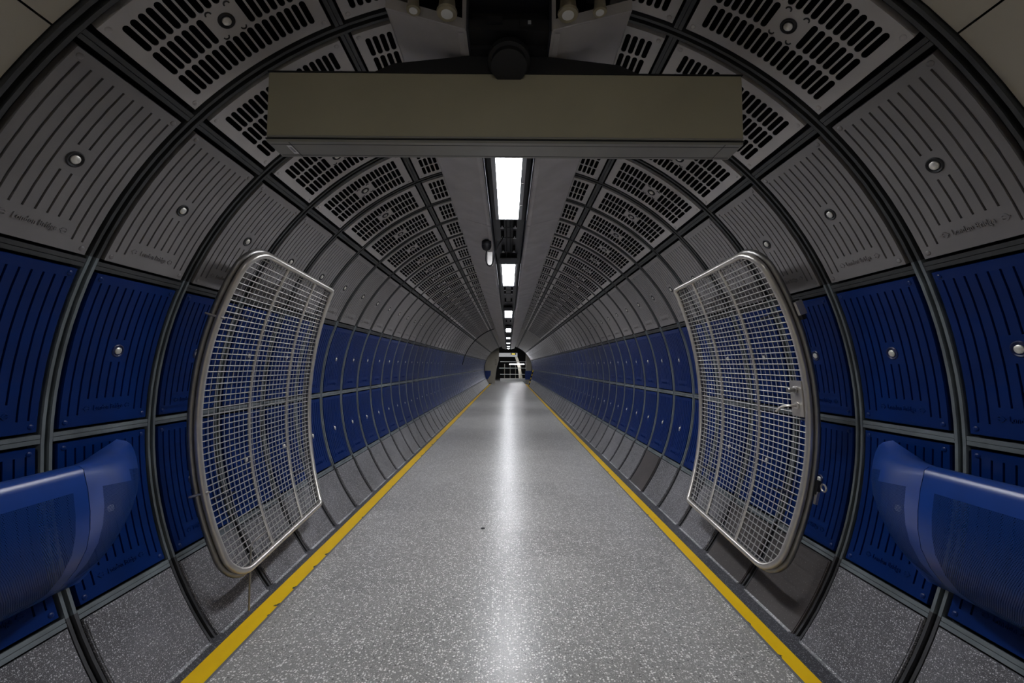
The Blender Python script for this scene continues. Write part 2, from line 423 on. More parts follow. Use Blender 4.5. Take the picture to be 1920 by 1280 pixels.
def slotted_panel(t0, t1, side, mat, name, stud=True):
    b = MB(); r0 = R-0.001
    mz = 0.040; rows = 3; rz = (PZ1-PZ0-2*mz)/rows
    mt_ = degs(0.055 if stud else 0.045); cols = 18 if stud else max(1, round((math.radians(t1-t0)*R-0.1)/0.0405))
    ct = (t1-t0-2*mt_)/cols
    idx = {}
    def vt(z, t, d=0.0):
        key = (round(z, 5), round(t, 5), d)
        if key not in idx: idx[key] = len(b.v); b.v.append(tuple(cyl(side*t, r0+d, z)))
        return idx[key]
    def face(q, mi=0):
        q = [a for k, a in enumerate(q) if a != q[k-1]]
        if len(q) > 2: b.f.append(q); b.mi.append(mi)
    zc = [PZ0]+[PZ0+mz+rz*i for i in range(rows+1)]+[PZ1]
    tc = [t0]+[t0+mt_+ct*j for j in range(cols+1)]+[t1]
    for i in range(len(zc)-1):
        for j in range(len(tc)-1):
            za, zb, ta, tb = zc[i], zc[i+1], tc[j], tc[j+1]
            border = i in (0, len(zc)-2) or j in (0, len(tc)-2)
            solid = border or (stud and i == 2 and 7 < j < 12)
            if solid:
                face([vt(za, ta), vt(zb, ta), vt(zb, tb), vt(za, tb)]); continue
            cz, ctt = (za+zb)/2, (ta+tb)/2
            hw = 0.0143; hl = rz/2-0.0065
            half = []
            n_ = 5
            for q in range(n_+1):     # far end, from -t to +t
                a = -PI/2+PI*q/n_; half.append((cz+hl-hw+hw*math.cos(a), ctt+degs(hw*math.sin(a))))
            other = []
            for q in range(n_+1):     # near end, from +t to -t
                a = PI/2+PI*q/n_; other.append((cz-hl+hw+hw*math.cos(a), ctt+degs(hw*math.sin(a))))
            H = [vt(*p) for p in half]; O = [vt(*p) for p in other]
            A, B_, C_, D_ = vt(za, ta), vt(zb, ta), vt(zb, tb), vt(za, tb)
            mid = n_//2
            face([A, B_, H[0], O[-1]]); face([C_, D_, O[0], H[-1]])
            # ends as fans
            for q in range(n_):
                cnr = B_ if q < n_/2-0.5 else C_
                face([cnr, H[q+1], H[q]])
                if q == mid: face([B_, C_, H[q]]); 
                cnr = D_ if q < n_/2-0.5 else A
                face([cnr, O[q+1], O[q]])
                if q == mid: face([D_, A, O[q]])
            loop = half+other
            for q in range(len(loop)):
                p1, p2 = loop[q], loop[(q+1) % len(loop)]
                face([vt(*p1), vt(*p2), vt(*p2, 0.005), vt(*p1, 0.005)], 1)
    # rim
    pts = [(PZ0, t) for t in tc]+[(z, t1) for z in zc[1:]]+[(PZ1, t) for t in tc[::-1][1:]]+[(z, t0) for z in zc[::-1][1:]]
    for p1, p2 in zip(pts[:-1], pts[1:]): face([vt(*p1), vt(*p2), vt(*p2, TH), vt(*p1, TH)])
    if stud:   # four small raised lugs round the centre
        tcen = (t0+t1)/2
        for sz in (-1, 1):
            for st in (-1, 1):
                c = cyl(side*(tcen+st*degs(0.045)), r0-0.001, P/2+sz*0.058)
                ax = (cyl(side*tcen, 1, P/2)-W(0, 0, P/2)).normalized()
                u = Vector((0, 1, 0)); v = ax.cross(u)
                pts = [c+(u*math.cos(a)*sz+v*math.sin(a))*0.012 for a in [(-PI/2+PI*q/6) for q in range(7)]]
                b.tube(pts, 0.0035, 6, 1)
    return b.build(name, [mat, M['groove']], origin=origin_of(t0, t1, side), fix=False)
def plain_panel(t0, t1, side, mat, name, div=8, recess=0.0):
    b = MB(); tc = [t0+(t1-t0)*i/div for i in range(div+1)]
    heightcells(b, [PZ0, PZ0+0.006, PZ1-0.006, PZ1], tc, lambda i, j: 0.0 if i == 1 else 0.003, side, r0=R-0.001+recess)
    return b.build(name, mat, origin=origin_of(t0, t1, side))
def stone_panel(side, mat, name='skirting_panel'):
    t0, t1 = J[4]+0.75, 127.2; b = MB(); n_ = 8; tc = [t0, t0+0.25]+[t0+0.25+(t1-t0-0.25)*i/n_ for i in range(1, n_+1)]
    heightcells(b, [0.036, 0.043, P-0.043, P-0.036], tc, lambda i, j: 0.0 if (i == 1 and j > 0) else 0.004, side, r0=R-0.009)
    return b.build(name, mat, origin=origin_of(t0, t1, side))
TXT = None
def text_mesh():
    global TXT
    if TXT is None:
        cu = bpy.data.curves.new('lettering', 'FONT'); cu.body = 'London Bridge'; cu.size = 0.044; cu.align_x = 'CENTER'; cu.align_y = 'CENTER'
        cu.extrude = 0.0022; cu.space_character = 1.08; cu.offset = 0.0004; cu.resolution_u = 2
        o = bpy.data.objects.new('tmp', cu); COL.objects.link(o); dg = bpy.context.evaluated_depsgraph_get(); dg.update()
        me = o.evaluated_get(dg).to_mesh(); TXT = ([v.co.copy() for v in me.vertices], [list(p.vertices) for p in me.polygons])
        o.evaluated_get(dg).to_mesh_clear(); bpy.data.objects.remove(o)
    return TXT
def lettering(t1, side, mat, parent):
    vs, fs = text_mesh(); tb = t1-degs(0.085); b = MB()
    xs = [v.x for v in vs]; x0, x1 = min(xs), max(xs)
    def put(x, y, h):      # x reads left to right seen from inside
        z = P/2 + (x if side < 0 else -x); return cyl(side*(tb-degs(y)), R-0.001-h, z)
    b.add([put(v.x*0.168/(x1-x0), v.y*0.85, v.z+0.0022) for v in vs], fs)
    b.build('raised_lettering', mat, parent=parent, origin=cyl(side*tb, R, P/2)); b = MB()
    for sx in (-1, 1):     # ring-and-bar marks either side of the words
        cx = sx*0.118; ring = []; nn = 14; vv = []; ff = []
        for k in range(nn):
            a = 2*PI*k/nn; ca, sa = math.cos(a), math.sin(a)
            for rr, h in ((0.0155, 0), (0.0155, 0.003), (0.0095, 0.003), (0.0095, 0)): vv.append(put(cx+rr*ca, rr*sa, h))
        for k in range(nn):
            k2 = (k+1) % nn
            for q in range(3): ff.append((4*k+q, 4*k2+q, 4*k2+q+1, 4*k+q+1))
        b.add(vv, ff)
        bx = [put(cx+x, y, h) for x in (-0.020, 0.020) for y in (-0.003, 0.003) for h in (0, 0.0038)]
        b.add(bx, [(0,1,3,2), (4,6,7,5), (0,4,5,1), (2,3,7,6), (0,2,6,4), (1,5,7,3)])
        b.build('roundel_mark', mat, parent=parent, origin=cyl(side*tb, R, P/2)); b = MB()
def stud_on(t, side, parent, rim, core, small=False, cap_h=0.004):
    c = cyl(side*t, R-0.001, P/2); ax = (W(0, 0, P/2)-c).normalized()
    b = MB(); b.lathe([(0.036, -0.002), (0.036, 0.003), (0.032, 0.006), (0.026, 0.004), (0.024, 0.001), (0.0, 0.001)], c, ax, 20)
    s = b.build('stud_collar', rim, parent=parent, origin=c, smooth=True)
    b = MB(); b.lathe([(0.019, 0.0), (0.019, 0.006), (0.015, 0.009), (0.0, 0.0095)], c, ax, 16)
    q = b.build('stud_bolt', core, parent=s, origin=c+ax*0.0, smooth=True); q.location = Vector((0, 0, 0))
    return s
def screws_on(t0, t1, side, mat, parent):
    for z in (PZ0+0.026, PZ1-0.026):
        for t in (t0+degs(0.026), t1-degs(0.026)):
            c = cyl(side*t, R-0.001, z); ax = (W(0, 0, z)-c).normalized()
            b = MB(); b.lathe([(0.0125, 0), (0.0125, 0.002), (0.0095, 0.0045), (0.004, 0.006)], c, ax, 12)
            b.build('corner_screw', mat, parent=parent, origin=c, smooth=True)
def copy_tree(o, parent=None):
    c = o.copy(); COL.objects.link(c)
    if parent is not None: c.parent = parent
    for ch in o.children: copy_tree(ch, c)
    return c
SW = {-1: 'left', 1: 'right'}
GAPJ = 0.95      # half gap at longitudinal joints in degrees
def make_row(kind, side):
    """returns three prototypes: full detail, medium, far"""
    if kind == 'crown grate': t0, t1 = 13.2, J[0]-GAPJ
    elif kind == 'large grate': t0, t1 = J[0]+GAPJ, J[1]-GAPJ-0.25
    elif kind == 'grey': t0, t1 = J[1]+GAPJ+0.25, J[2]-GAPJ
    elif kind == 'upper blue': t0, t1 = J[2]+GAPJ, J[3]-GAPJ
    elif kind == 'lower blue': t0, t1 = J[3]+GAPJ, J[4]-GAPJ
    protos = []
    for lvl in range(3):
        if kind in ('crown grate', 'large grate'):
            big = kind == 'large grate'
            o = slotted_panel(t0, t1, side, M['grate'], 'ventilation_grate', big)
            if lvl == 0: screws_on(t0, t1, side, M['grate'], o)
            if big and lvl < 2: stud_on((t0+t1)/2, side, o, M['black'], M['stud'] if lvl == 0 else M['grate'])
        else:
            mat = M['grey'] if kind == 'grey' else M['blue']
            o = ribbed_panel(t0, t1, side, mat, 'ribbed_wall_panel', groove_top=0.035 if kind == 'lower blue' else 0.045)
            if lvl == 0: screws_on(t0, t1, side, mat, o)
            if lvl < 2: lettering(t1, side, mat, o)
            stud_on((t0+t1)/2, side, o, M['black'] if kind == 'grey' else M['blue_d'], M['stud'])
        protos.append(o)
    return protos
def label_of(kind, side, k):
    sd = SW[side]
    nm = {'crown grate': ('narrow slotted grey grate beside the light trough', 'side'),
          'large grate': ('wide slotted grey grate with centre stud', 'side'),
          'grey': ('grey ribbed panel above the blue ones', 'wall'),
          'upper blue': ('blue ribbed panel in the upper blue row', 'wall'),
          'lower blue': ('blue ribbed panel in the lower blue row', 'wall'),
          'skirting': ('speckled grey skirting slab', 'wall'),
          'plain crown': ('narrow plain dark vault panel beside the light trough', 'side'),
          'plain large': ('wide plain dark panel of the far vault', 'side')}[kind]
    if k < 20: return '%s, %s %s, %s ring from camera' % (nm[0], sd, nm[1], ORD[k+1]), None
    if kind.startswith('plain'): return 'distant %s, %s side' % (nm[0], sd), 'distant %s panels, %s' % (kind, sd)
    return 'distant %s, %s %s, past the twentieth ring' % (nm[0], sd, nm[1]), 'distant %s panels, %s' % (kind, sd)
for side in (-1, 1):
    for kind in ('crown grate', 'large grate', 'grey', 'upper blue', 'lower blue'):
        protos = make_row(kind, side)
        last = KA if 'grate' in kind else NK-1
        used = set()
        for k in range(last):
            lvl = 0 if k < 4 else (1 if k < 13 else 2)
            pr = protos[lvl]
            if lvl in used: o = copy_tree(pr)
            else: o = pr; used.add(lvl)
            if lvl not in (0, 1, 2): pass
            if not hasattr(pr, '_b'): pass
            base = pr['b'] if 'b' in pr else None
            if base is None: pr['b'] = list(pr.location); base = list(pr.location)
            o.location = Vector(base)+Vector((0, Z0+k*P, 0))
            lb, gp = label_of(kind, side, k)
            tag(o, lb, 'grate' if 'grate' in kind else 'wall panel',
                gp or ('%s panels of the %s side' % (kind, SW[side]) if 'grate' not in kind else '%ss of the %s side' % (kind, SW[side])))
    # far plain vault
    for kind, t0, t1 in (('plain crown', 13.2, J[0]-GAPJ), ('plain large', J[0]+GAPJ, J[1]-GAPJ)):
        pr = plain_panel(t0, t1, side, M['plain'], 'vault_panel'); base = pr.location.copy()
        for k in range(KA, NK-1):
            o = pr if k == KA else copy_tree(pr)
            o.location = base+Vector((0, Z0+k*P, 0)); lb, gp = label_of(kind, side, k); tag(o, lb, 'ceiling panel', gp)
    ps = [stone_panel(side, M['stone']), stone_panel(side, M['stone_b'])]; bs = [q.location.copy() for q in ps]; used = set()
    for k in range(NK-1):
        v = 1 if (side > 0 and k in (2, 3, 7)) else 0
        o = ps[v] if v not in used else copy_tree(ps[v]); used.add(v)
        o.location = bs[v]+Vector((0, Z0+k*P, 0)); lb, gp = label_of('skirting', side, k)
        if v: lb = 'smooth dark brown skirting slab, right wall, %s ring from the camera' % ORD[k+1]
        tag(o, lb, 'skirting slab', gp or 'skirting slabs of the %s wall' % SW[side])
    if 1 not in used: bpy.data.objects.remove(ps[1])
for o in bpy.data.objects:
    if 'b' in o: del o['b']

# ------------------------------------------------------------------ light trough: soffits, tray, lamps
cuts = [1.85, 4.57, 9.75, 15.3, 21.0, 26.6, 32.2, 37.8, ZE]
for side in (-1, 1):
    for i, (za, zb) in enumerate(zip(cuts[:-1], cuts[1:])):
        b = MB(); t = 0.018
        poly = [(side*x, y) for x, y in ((0.195, 2.02), (0.195, 1.850), (0.553, 1.945), (0.562, 1.955), (0.562, 2.115), (0.562-t, 2.115), (0.562-t, 1.965), (0.195+t, 1.873), (0.195+t, 2.02))]
        b.prism(poly, za+0.004, zb-0.004)
        if i == 0: b.prism([(side*x, y) for x, y in ((0.2, 1.853), (0.56, 1.948), (0.56, 2.0), (0.2, 1.90))], za-0.004, za+0.01)
        if i < 3: b.box(side*0.21, side*0.235, 1.852, 1.8515, za+0.02, zb-0.02)
        o = b.build('soffit_panel', M['soffit'], origin=W(side*0.38, 1.9, (za+zb)/2))
        tag(o, 'grey sloping soffit panel %s of the light trough, %s from the camera' % (SW[side], ORD[i+1]), 'ceiling panel', 'soffit panels beside the lights')
b = MB(); b.box(-0.195, 0.195, 2.02, 2.04, 1.85, ZE); b.box(-0.194, -0.184, 1.849, 2.02, 1.85, ZE); b.box(0.184, 0.194, 1.849, 2.02, 1.85, ZE)
tray = b.build('cable_tray', M['duct_in'], origin=W(0, 2.02, 2))
tag(tray, 'long black cable tray running behind the ceiling lights', 'cable tray')
for z in (4.85, 5.25, 5.9, 8.5, 8.95, 9.4, 10.6, 14.4, 15.6):
    b = MB()
    for x in (-0.075, 0.075):
        b.box(x-0.02, x+0.02, 1.925, 1.93, z, z+0.03); b.box(x-0.006, x+0.006, 1.925, 1.93, z-0.06, z)
        b.box(x-0.02, x+0.02, 1.93, 2.02, z-0.005, z+0.035, 1)
    b.box(-0.075, 0.075, 1.93, 1.936, z, z+0.02, 1)
    b.build('tray_bracket', [M['lampmetal'], M['black']], parent=tray, origin=W(0, 1.97, z))
b = MB()
for x in (-0.03, 0.02, 0.05):
    b.tube([W(x, 1.985+0.01*math.sin(z*3+x*40), z) for z in [4.5+0.25*i for i in range(9)]], 0.010, 6)
b.build('cable_run', M['black'], parent=tray, origin=W(0, 1.98, 5))
starts = [2.67, 6.42, 11.9, 17.62, 23.2, 28.4, 33.2, 37.4]
def make_light(z, L=1.75):
    o0 = W(0, 1.90, z+L/2)
    root = empty('ceiling_light', o0)
    b = MB(); b.box(-0.135, -0.1, 1.878, 1.915, z-0.02, z+L+0.02); b.box(0.1, 0.135, 1.878, 1.915, z-0.02, z+L+0.02)
    b.box(-0.135, 0.135, 1.915, 1.97, z-0.02, z+L+0.02); b.box(-0.1, 0.1, 1.878, 1.915, z-0.02, z-0.002); b.box(-0.1, 0.1, 1.878, 1.915, z+L+0.002, z+L+0.02)
    b.build('housing', M['lampmetal'], parent=root, origin=o0)
    b = MB(); b.prism([(-0.099, 1.912), (-0.099, 1.880), (0.099, 1.880), (0.099, 1.912)], z, z+L)
    b.build('diffuser', M['lamp'], parent=root, origin=o0)
    b = MB(); b.box(-0.135, 0.135, 1.86, 1.93, z-0.10, z-0.06)
    b.build('end_plate', M['lampmetal'], parent=root, origin=o0)
    for q in (0.35, 0.85, 1.35):
        b = MB(); b.box(0.110, 0.130, 1.870, 1.878, z+q, z+q+0.03); b.build('clip', M['steel_d'], parent=root, origin=W(0.12, 1.874, z+q))
    return root
pl = make_light(starts[0]); ps = make_light(starts[4], 1.15)
for i, z in enumerate(starts):
    o = pl if i == 0 else ps if i == 4 else copy_tree(pl if i < 4 else ps)
    o.location = W(0, 1.90, z+(0.875 if i < 4 else 0.575))
    tag(o, ['lit white strip light just beyond the hanging sign', 'lit strip light past the black camera, second from the hanging sign'][i] if i < 2 else
        'lit strip light in the ceiling trough, %s counting from the hanging sign' % ORD[i+1], 'light', 'strip lights in the ceiling trough')
# lights of the space behind the camera
for i, z in enumerate((-3.6,)):
    o = copy_tree(pl); o.location = W(0, 2.05, z+0.875); tag(o, 'strip light overhead behind the viewpoint', 'light')

# ------------------------------------------------------------------ hanging sign and its hanger
o0 = W(-0.01, 1.6, 2.07); root = empty('hanging_sign', W(-0.01, 1.417, 2.075))
b = MB(); x0, x1 = -1.165, 1.14
b.box(x0, x1, 1.425, 1.752, 2.0, 2.15); b.build('sign_box', M['sign'], parent=root, origin=o0, bevel=0.006)
b = MB(); b.box(x0-0.003, x1+0.003, 1.4185, 1.4235, 1.9985, 2.1515); b.box(x0-0.004, x1+0.004, 1.751, 1.757, 1.998, 2.152)
b.build('black_edge', M['black'], parent=root, origin=o0)
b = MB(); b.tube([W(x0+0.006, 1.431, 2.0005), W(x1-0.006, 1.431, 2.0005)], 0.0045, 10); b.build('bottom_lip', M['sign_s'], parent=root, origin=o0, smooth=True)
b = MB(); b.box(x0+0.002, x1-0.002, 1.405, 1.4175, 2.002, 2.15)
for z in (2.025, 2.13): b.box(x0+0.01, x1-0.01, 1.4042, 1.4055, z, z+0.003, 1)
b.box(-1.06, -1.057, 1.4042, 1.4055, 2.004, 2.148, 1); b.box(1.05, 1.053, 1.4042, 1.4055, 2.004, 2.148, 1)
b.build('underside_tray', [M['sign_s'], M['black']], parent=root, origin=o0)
b = MB(); b.box(-1.085, -1.062, 1.4035, 1.4042, 2.035, 2.115); b.box(-1.08, -1.067, 1.4028, 1.4035, 2.05, 2.1, 1)
b.build('sticker', [M['label'], M['lampmetal']], parent=root, origin=o0)
tag(root, 'long olive box sign hung across the tunnel, blank face toward the viewer', 'sign')
b = MB(); b.prism([(-0.65, 1.7585), (-0.56, 1.80), (-0.19, 1.842), (0.17, 1.842), (0.54, 1.80), (0.63, 1.758)], 2.0, 2.13)
b.box(-0.182, 0.182, 1.84, 2.018, 1.952, 2.14)
o = b.build('sign_hanger', M['black'], origin=W(0, 1.8, 2.06)); tag(o, 'black tapered hanger clamped between the sign and the trough', 'bracket')
b = MB(); b.lathe([(0.1, 0), (0.1, 0.03), (0.085, 0.035), (0.085, 0.06)], W(0, 1.80, 1.96), Vector((0, -0.35, -1)), 24); b.build('pole_collar', M['black'], parent=o, origin=W(0, 1.8, 1.96), smooth=True)
b = MB(); b.box(-0.182, 0.182, 1.86, 1.91, 1.86, 1.95); b.box(-0.10, -0.03, 1.885, 1.915, 1.845, 1.86); b.box(0.05, 0.11, 1.87, 1.90, 1.845, 1.86)
b.box(-0.38, 0.38, 2.125, 2.145, 1.86, 2.5)
o = b.build('junction_box', M['black'], origin=W(0, 1.9, 1.9)); tag(o, 'black junction box between the two nearest soffit panels', 'electrical box')
b = MB(); b.box(0.085, 0.10, 1.875, 1.89, 1.84, 1.846); b.build('indicator_plate', M['lampmetal'], parent=o, origin=W(0.09, 1.88, 1.843))
for i, (px, r) in enumerate(((-0.418, 0.026), (-0.271, 0.038), (0.258, 0.038), (0.398, 0.026))):
    z = 1.78; y = {0.026: 1.878, 0.038: 1.864}[r]
    c = W(px, y, z); rt = empty('hanging_spotlight', c)
    b = MB(); b.lathe([(r*1.15, 0.0), (r*1.2, 0.01), (r, 0.02), (r*0.8, 0.10), (r*0.35, 0.14)], c, Vector((0, 0, 1)), 20); b.build('lamp_shade', M['brass'], parent=rt, origin=c, smooth=True)
    b = MB(); b.tube([c+Vector((0, 0, 0.13)), W(px, 2.10, z)], 0.008, 8); b.build('stem', M['black'], parent=rt, origin=c)
    b = MB(); b.lathe([(r*0.7, -0.002), (r*0.7, 0.004), (0, 0.006)], c, Vector((0, 0, 1)), 14); b.build('lens', M['white'], parent=rt, origin=c)
    tag(rt, ['small', 'large', 'large', 'small'][i]+' brass spotlight hanging above the sign, %s of the four' % ['leftmost', 'second from left', 'second from right', 'rightmost'][i], 'spotlight', 'spotlights above the sign')
b = MB(); b.box(-0.5, 0.5, 2.10, 2.19, 1.70, 1.86); o = b.build('spotlight_rail', M['black'], origin=W(0, 2.15, 1.8)); tag(o, 'black ceiling rail carrying the four hanging spotlights', 'rail')

# ------------------------------------------------------------------ security camera on the left soffit
c = W(-0.27, 1.80, 5.15); root = empty('security_camera', c)
b = MB(); b.lathe([(0.052, 0.06), (0.058, 0.05), (0.058, -0.02), (0.045, -0.045), (0.02, -0.06)], c, Vector((0, 0, 1)), 24); b.build('dome', M['black'], parent=root, origin=c, smooth=True)
b = MB(); b.lathe([(0.06, 0.0), (0.06, 0.012)], c+Vector((0, 0, 0.0)), Vector((0, 0, 1)), 24); b.build('band', M['duct_in'], parent=root, origin=c, smooth=True)
b = MB(); b.box(-0.285, -0.255, 1.84, 1.875, 5.13, 5.17); b.build('mount', M['black'], parent=root, origin=c)
tag(root, 'black dome security camera under the left soffit past the sign', 'security camera')
b = MB()
pts = [W(-0.265, 1.76, 5.16), W(-0.275, 1.70, 5.17), W(-0.275, 1.62, 5.17), W(-0.25, 1.56, 5.16), W(-0.215, 1.555, 5.15), W(-0.19, 1.60, 5.15), W(-0.17, 1.70, 5.15), W(-0.13, 1.80, 5.15), W(-0.08, 1.88, 5.15), W(-0.06, 1.93, 5.15)]
def smooth_path(p, n=4):
    out = []
    for i in range(len(p)-1):
        p0, p1, p2, p3 = p[max(i-1, 0)], p[i], p[i+1], p[min(i+2, len(p)-1)]
        for k in range(n):
            t = k/n; out.append(0.5*((2*p1)+(-p0+p2)*t+(2*p0-5*p1+4*p2-p3)*t*t+(-p0+3*p1-3*p2+p3)*t**3))
    out.append(p[-1]); return out
b.tube(smooth_path(pts), 0.008, 8); 
b.build('cable_loop', M['black'], parent=root, origin=c, smooth=True)
b = MB(); b.box(-0.26, -0.20, 1.57, 1.73, 5.18, 5.24); o = b.build('camera_junction', M['steel_d'], parent=root, origin=c)

# ------------------------------------------------------------------ mesh gates
def make_gate(side, rg, tn0, tn1, tf0, tf1, zn, zf, zfm, name, dy=0.0):
    root = empty(name, cyl(side*tn1, rg, (zn+zf)/2))
    og = root.location.copy()
    def S(u, v, dr=0.0):     # u 0 near .. 1 far ; v 0 top .. 1 bottom
        a0 = tn0+(tf0-tn0)*u; a1 = tn1+(tf1-tn1)*u; th = a0+(a1-a0)*v
        bow = 4*v*(1-v)
        z = zn+(zf-zn)*u + (zfm-zf)*bow*u
        r_ = rg+dr
        return cyl(side*th, r_, z)+Vector((0, 0, dy))
    Lu = zf-zn; Lv = math.radians(tn1-tn0)*rg
    # outline with rounded near corners and tighter far corners, in metres
    def outline(rn, rf, n=7):
        pts = []
        def arc(cx, cy, r, a0, a1):
            for k in range(n+1):
                a = a0+(a1-a0)*k/n; pts.append((cx+r*math.cos(a), cy+r*math.sin(a)))
        arc(rn, rn, rn, PI, 1.5*PI); 
        for k in range(1, 6): pts.append((rn+(Lu-rf-rn)*k/6, 0))
        arc(Lu-rf, rf, rf, 1.5*PI, 2*PI)
        for k in range(1, 30): pts.append((Lu, rf+(Lv-2*rf)*k/30))
        arc(Lu-rf, Lv-rf, rf, 0, 0.5*PI)
        for k in range(1, 6): pts.append((Lu-rf-(Lu-rf-rn)*k/6, Lv))
        arc(rn, Lv-rn, rn, 0.5*PI, PI)
        for k in range(1, 30): pts.append((0, Lv-rn-(Lv-2*rn)*k/30))
        return pts
    ol = outline(0.17, 0.035)
    b = MB(); b.tube([S(x/Lu, y/Lv) for x, y in ol], 0.0215, 12, closed=True); b.build('outer_frame', M['steel'], parent=root, origin=og, smooth=True)
    b = MB(); b.tube([S(x/Lu, y/Lv, 0.046) for x, y in ol], 0.022, 12, closed=True); b.build('back_frame', M['steel_d'], parent=root, origin=og, smooth=True)
    for u in (0.36, 0.72):
        b = MB(); b.tube([S(u, 0.006+0.988*k/36, 0.006) for k in range(37)], 0.0125, 10); b.build('inner_bar', M['steel'], parent=root, origin=og, smooth=True)
    def near_u(v):    # where the rounded corner starts
        y = v*Lv; rn = 0.17; d = min(y, Lv-y)
        return (rn-math.sqrt(max(0, rn*rn-(rn-d)**2)))/Lu if d < rn else 0.0
    nh = 54; b = MB()
    for i in range(1, nh):
        v = i/nh; u0 = near_u(v)
        b.tube([S(u0+(1-u0)*k/5, v, 0.004) for k in range(6)], 0.0038, 5)
    b.build('mesh_infill', M['wire'], parent=root, origin=og, smooth=True)
    nv = 28; b = MB()
    for i in range(1, nv):
        u = i/nv; va = 0.004
        x = u*Lu
        if x < 0.17: va = (0.17-math.sqrt(0.17**2-(0.17-x)**2))/Lv
        b.tube([S(u, va+(1-2*va)*k/34, 0.012) for k in range(35)], 0.0031, 5)
    b.build('mesh_uprights', M['wire_d'], parent=root, origin=og, smooth=True)
    return root, S, og, Lu, Lv
gl, S, og, Lu, Lv = make_gate(-1, 1.981, 56.6, 121.0, 58.2, 118.6, 2.77, 4.06, 4.29, 'mesh_gate')
tag(gl, 'left curved stainless mesh gate folded against the blue wall, with a drop bolt', 'gate', 'folded mesh gates')
# brackets on the near edge of the left gate
for nm, v in (('hold_back_pin', 0.225), ('hold_back_pin', 0.735)):
    b = MB(); p0 = S(0.0, v, -0.03)+Vector((0.01, -0.0, 0)); b.tube([p0, S(0, v, 0.045)+Vector((0, -0.025, 0)), S(0, v, 0.075)+Vector((0, -0.03, 0))], [0.006, 0.008, 0.006], 8)
    b.build(nm, M['steel'], parent=gl, origin=og, smooth=True)
# hinge straps at the far edge reach the wall
def hinges(root, S, og):
    for v in (0.16, 0.84):
        b = MB(); b.tube([S(1.0, v, 0.02), S(1.0, v, 0.12), S(1.01, v, 0.225)], 0.014, 8); b.build('hinge', M['steel_d'], parent=root, origin=og, smooth=True)
    for v in (0.22, 0.78):
        b = MB(); b.tube([S(0.25, v, 0.05), S(0.25, v, 0.222)], 0.010, 8); b.build('wall_stop', M['steel_d'], parent=root, origin=og, smooth=True)
hinges(gl, S, og)
foot = S(0.13, 0.985)
b = MB()
pts = [foot+Vector((0.02, -0.02, -0.30)), foot+Vector((0.02, -0.02, 0.02)), foot+Vector((0.02, -0.02, 0.11)), foot+Vector((0.03, 0.02, 0.15)), foot+Vector((0.04, 0.11, 0.165))]
pts[0].z = 0.03
b.tube(smooth_path(pts), 0.007, 8); b.build('drop_bolt', M['steel_d'], parent=gl, origin=og, smooth=True)
gr, S, og, Lu, Lv = make_gate(1, 1.953, 55.6, 120.6, 56.6, 118.6, 2.77, 4.12, 4.33, 'mesh_gate')
tag(gr, 'right curved stainless mesh gate folded against the blue wall, with a lock plate', 'gate', 'folded mesh gates')
hinges(gr, S, og)
# lock plate
def plate(b, S, u0, u1, v0, v1, r0, r1, mi=0):
    vs = [S(u, v, r) for u in (u0, u1) for v in (v0, v1) for r in (r0, r1)]
    b.add(vs, [(0,1,3,2), (4,6,7,5), (0,4,5,1), (2,3,7,6), (0,2,6,4), (1,5,7,3)], mi)
b = MB(); plate(b, S, 0.012, 0.085, 0.42, 0.528, -0.022, -0.012); lp = b.build('lock_plate', M['steel'], parent=gr, origin=og)
ax = (S(0.04, 0.45, -0.1)-S(0.04, 0.45, 0)).normalized()
def child(bm, nm, mt, par): 
    o = bm.build(nm, mt, parent=None, smooth=True); o.parent = par; o.location = -(par.location+par.parent.location); return o
b = MB(); b.lathe([(0.024, 0), (0.024, 0.012), (0.016, 0.016), (0.016, 0.05), (0.011, 0.055)], S(0.048, 0.447, -0.022), ax, 18); child(b, 'lock_cylinder', M['steel_d'], lp)
b = MB(); b.lathe([(0.024, 0), (0.024, 0.01), (0.012, 0.014), (0.010, 0.04)], S(0.048, 0.495, -0.022), ax, 18)
h0 = S(0.048, 0.495, -0.055); b.tube(smooth_path([h0, h0+Vector((-0.02, 0.02, -0.003)), h0+Vector((-0.03, 0.07, -0.015)), h0+Vector((-0.035, 0.12, -0.05))]), 0.009, 8); child(b, 'lever_handle', M['steel'], lp)
# keep on the upper near edge and hasp with padlock lower down
b = MB(); plate(b, S, -0.035, 0.0, 0.185, 0.245, 0.05, 0.075); plate(b, S, -0.05, -0.035, 0.19, 0.23, 0.03, 0.075, 1); b.build('strike_bracket', [M['black'], M['steel']], parent=gr, origin=og)
b = MB(); plate(b, S, -0.03, 0.0, 0.70, 0.745, 0.05, 0.07); b.tube([S(-0.045, 0.715, 0.07)+Vector((0, 0.022*math.cos(a), 0.022*math.sin(a))) for a in [2*PI*k/14 for k in range(14)]], 0.006, 6, 1, closed=True)
plate(b, S, -0.035, -0.022, 0.73, 0.765, 0.05, 0.066, 1); b.build('hasp', [M['black'], M['steel']], parent=gr, origin=og)

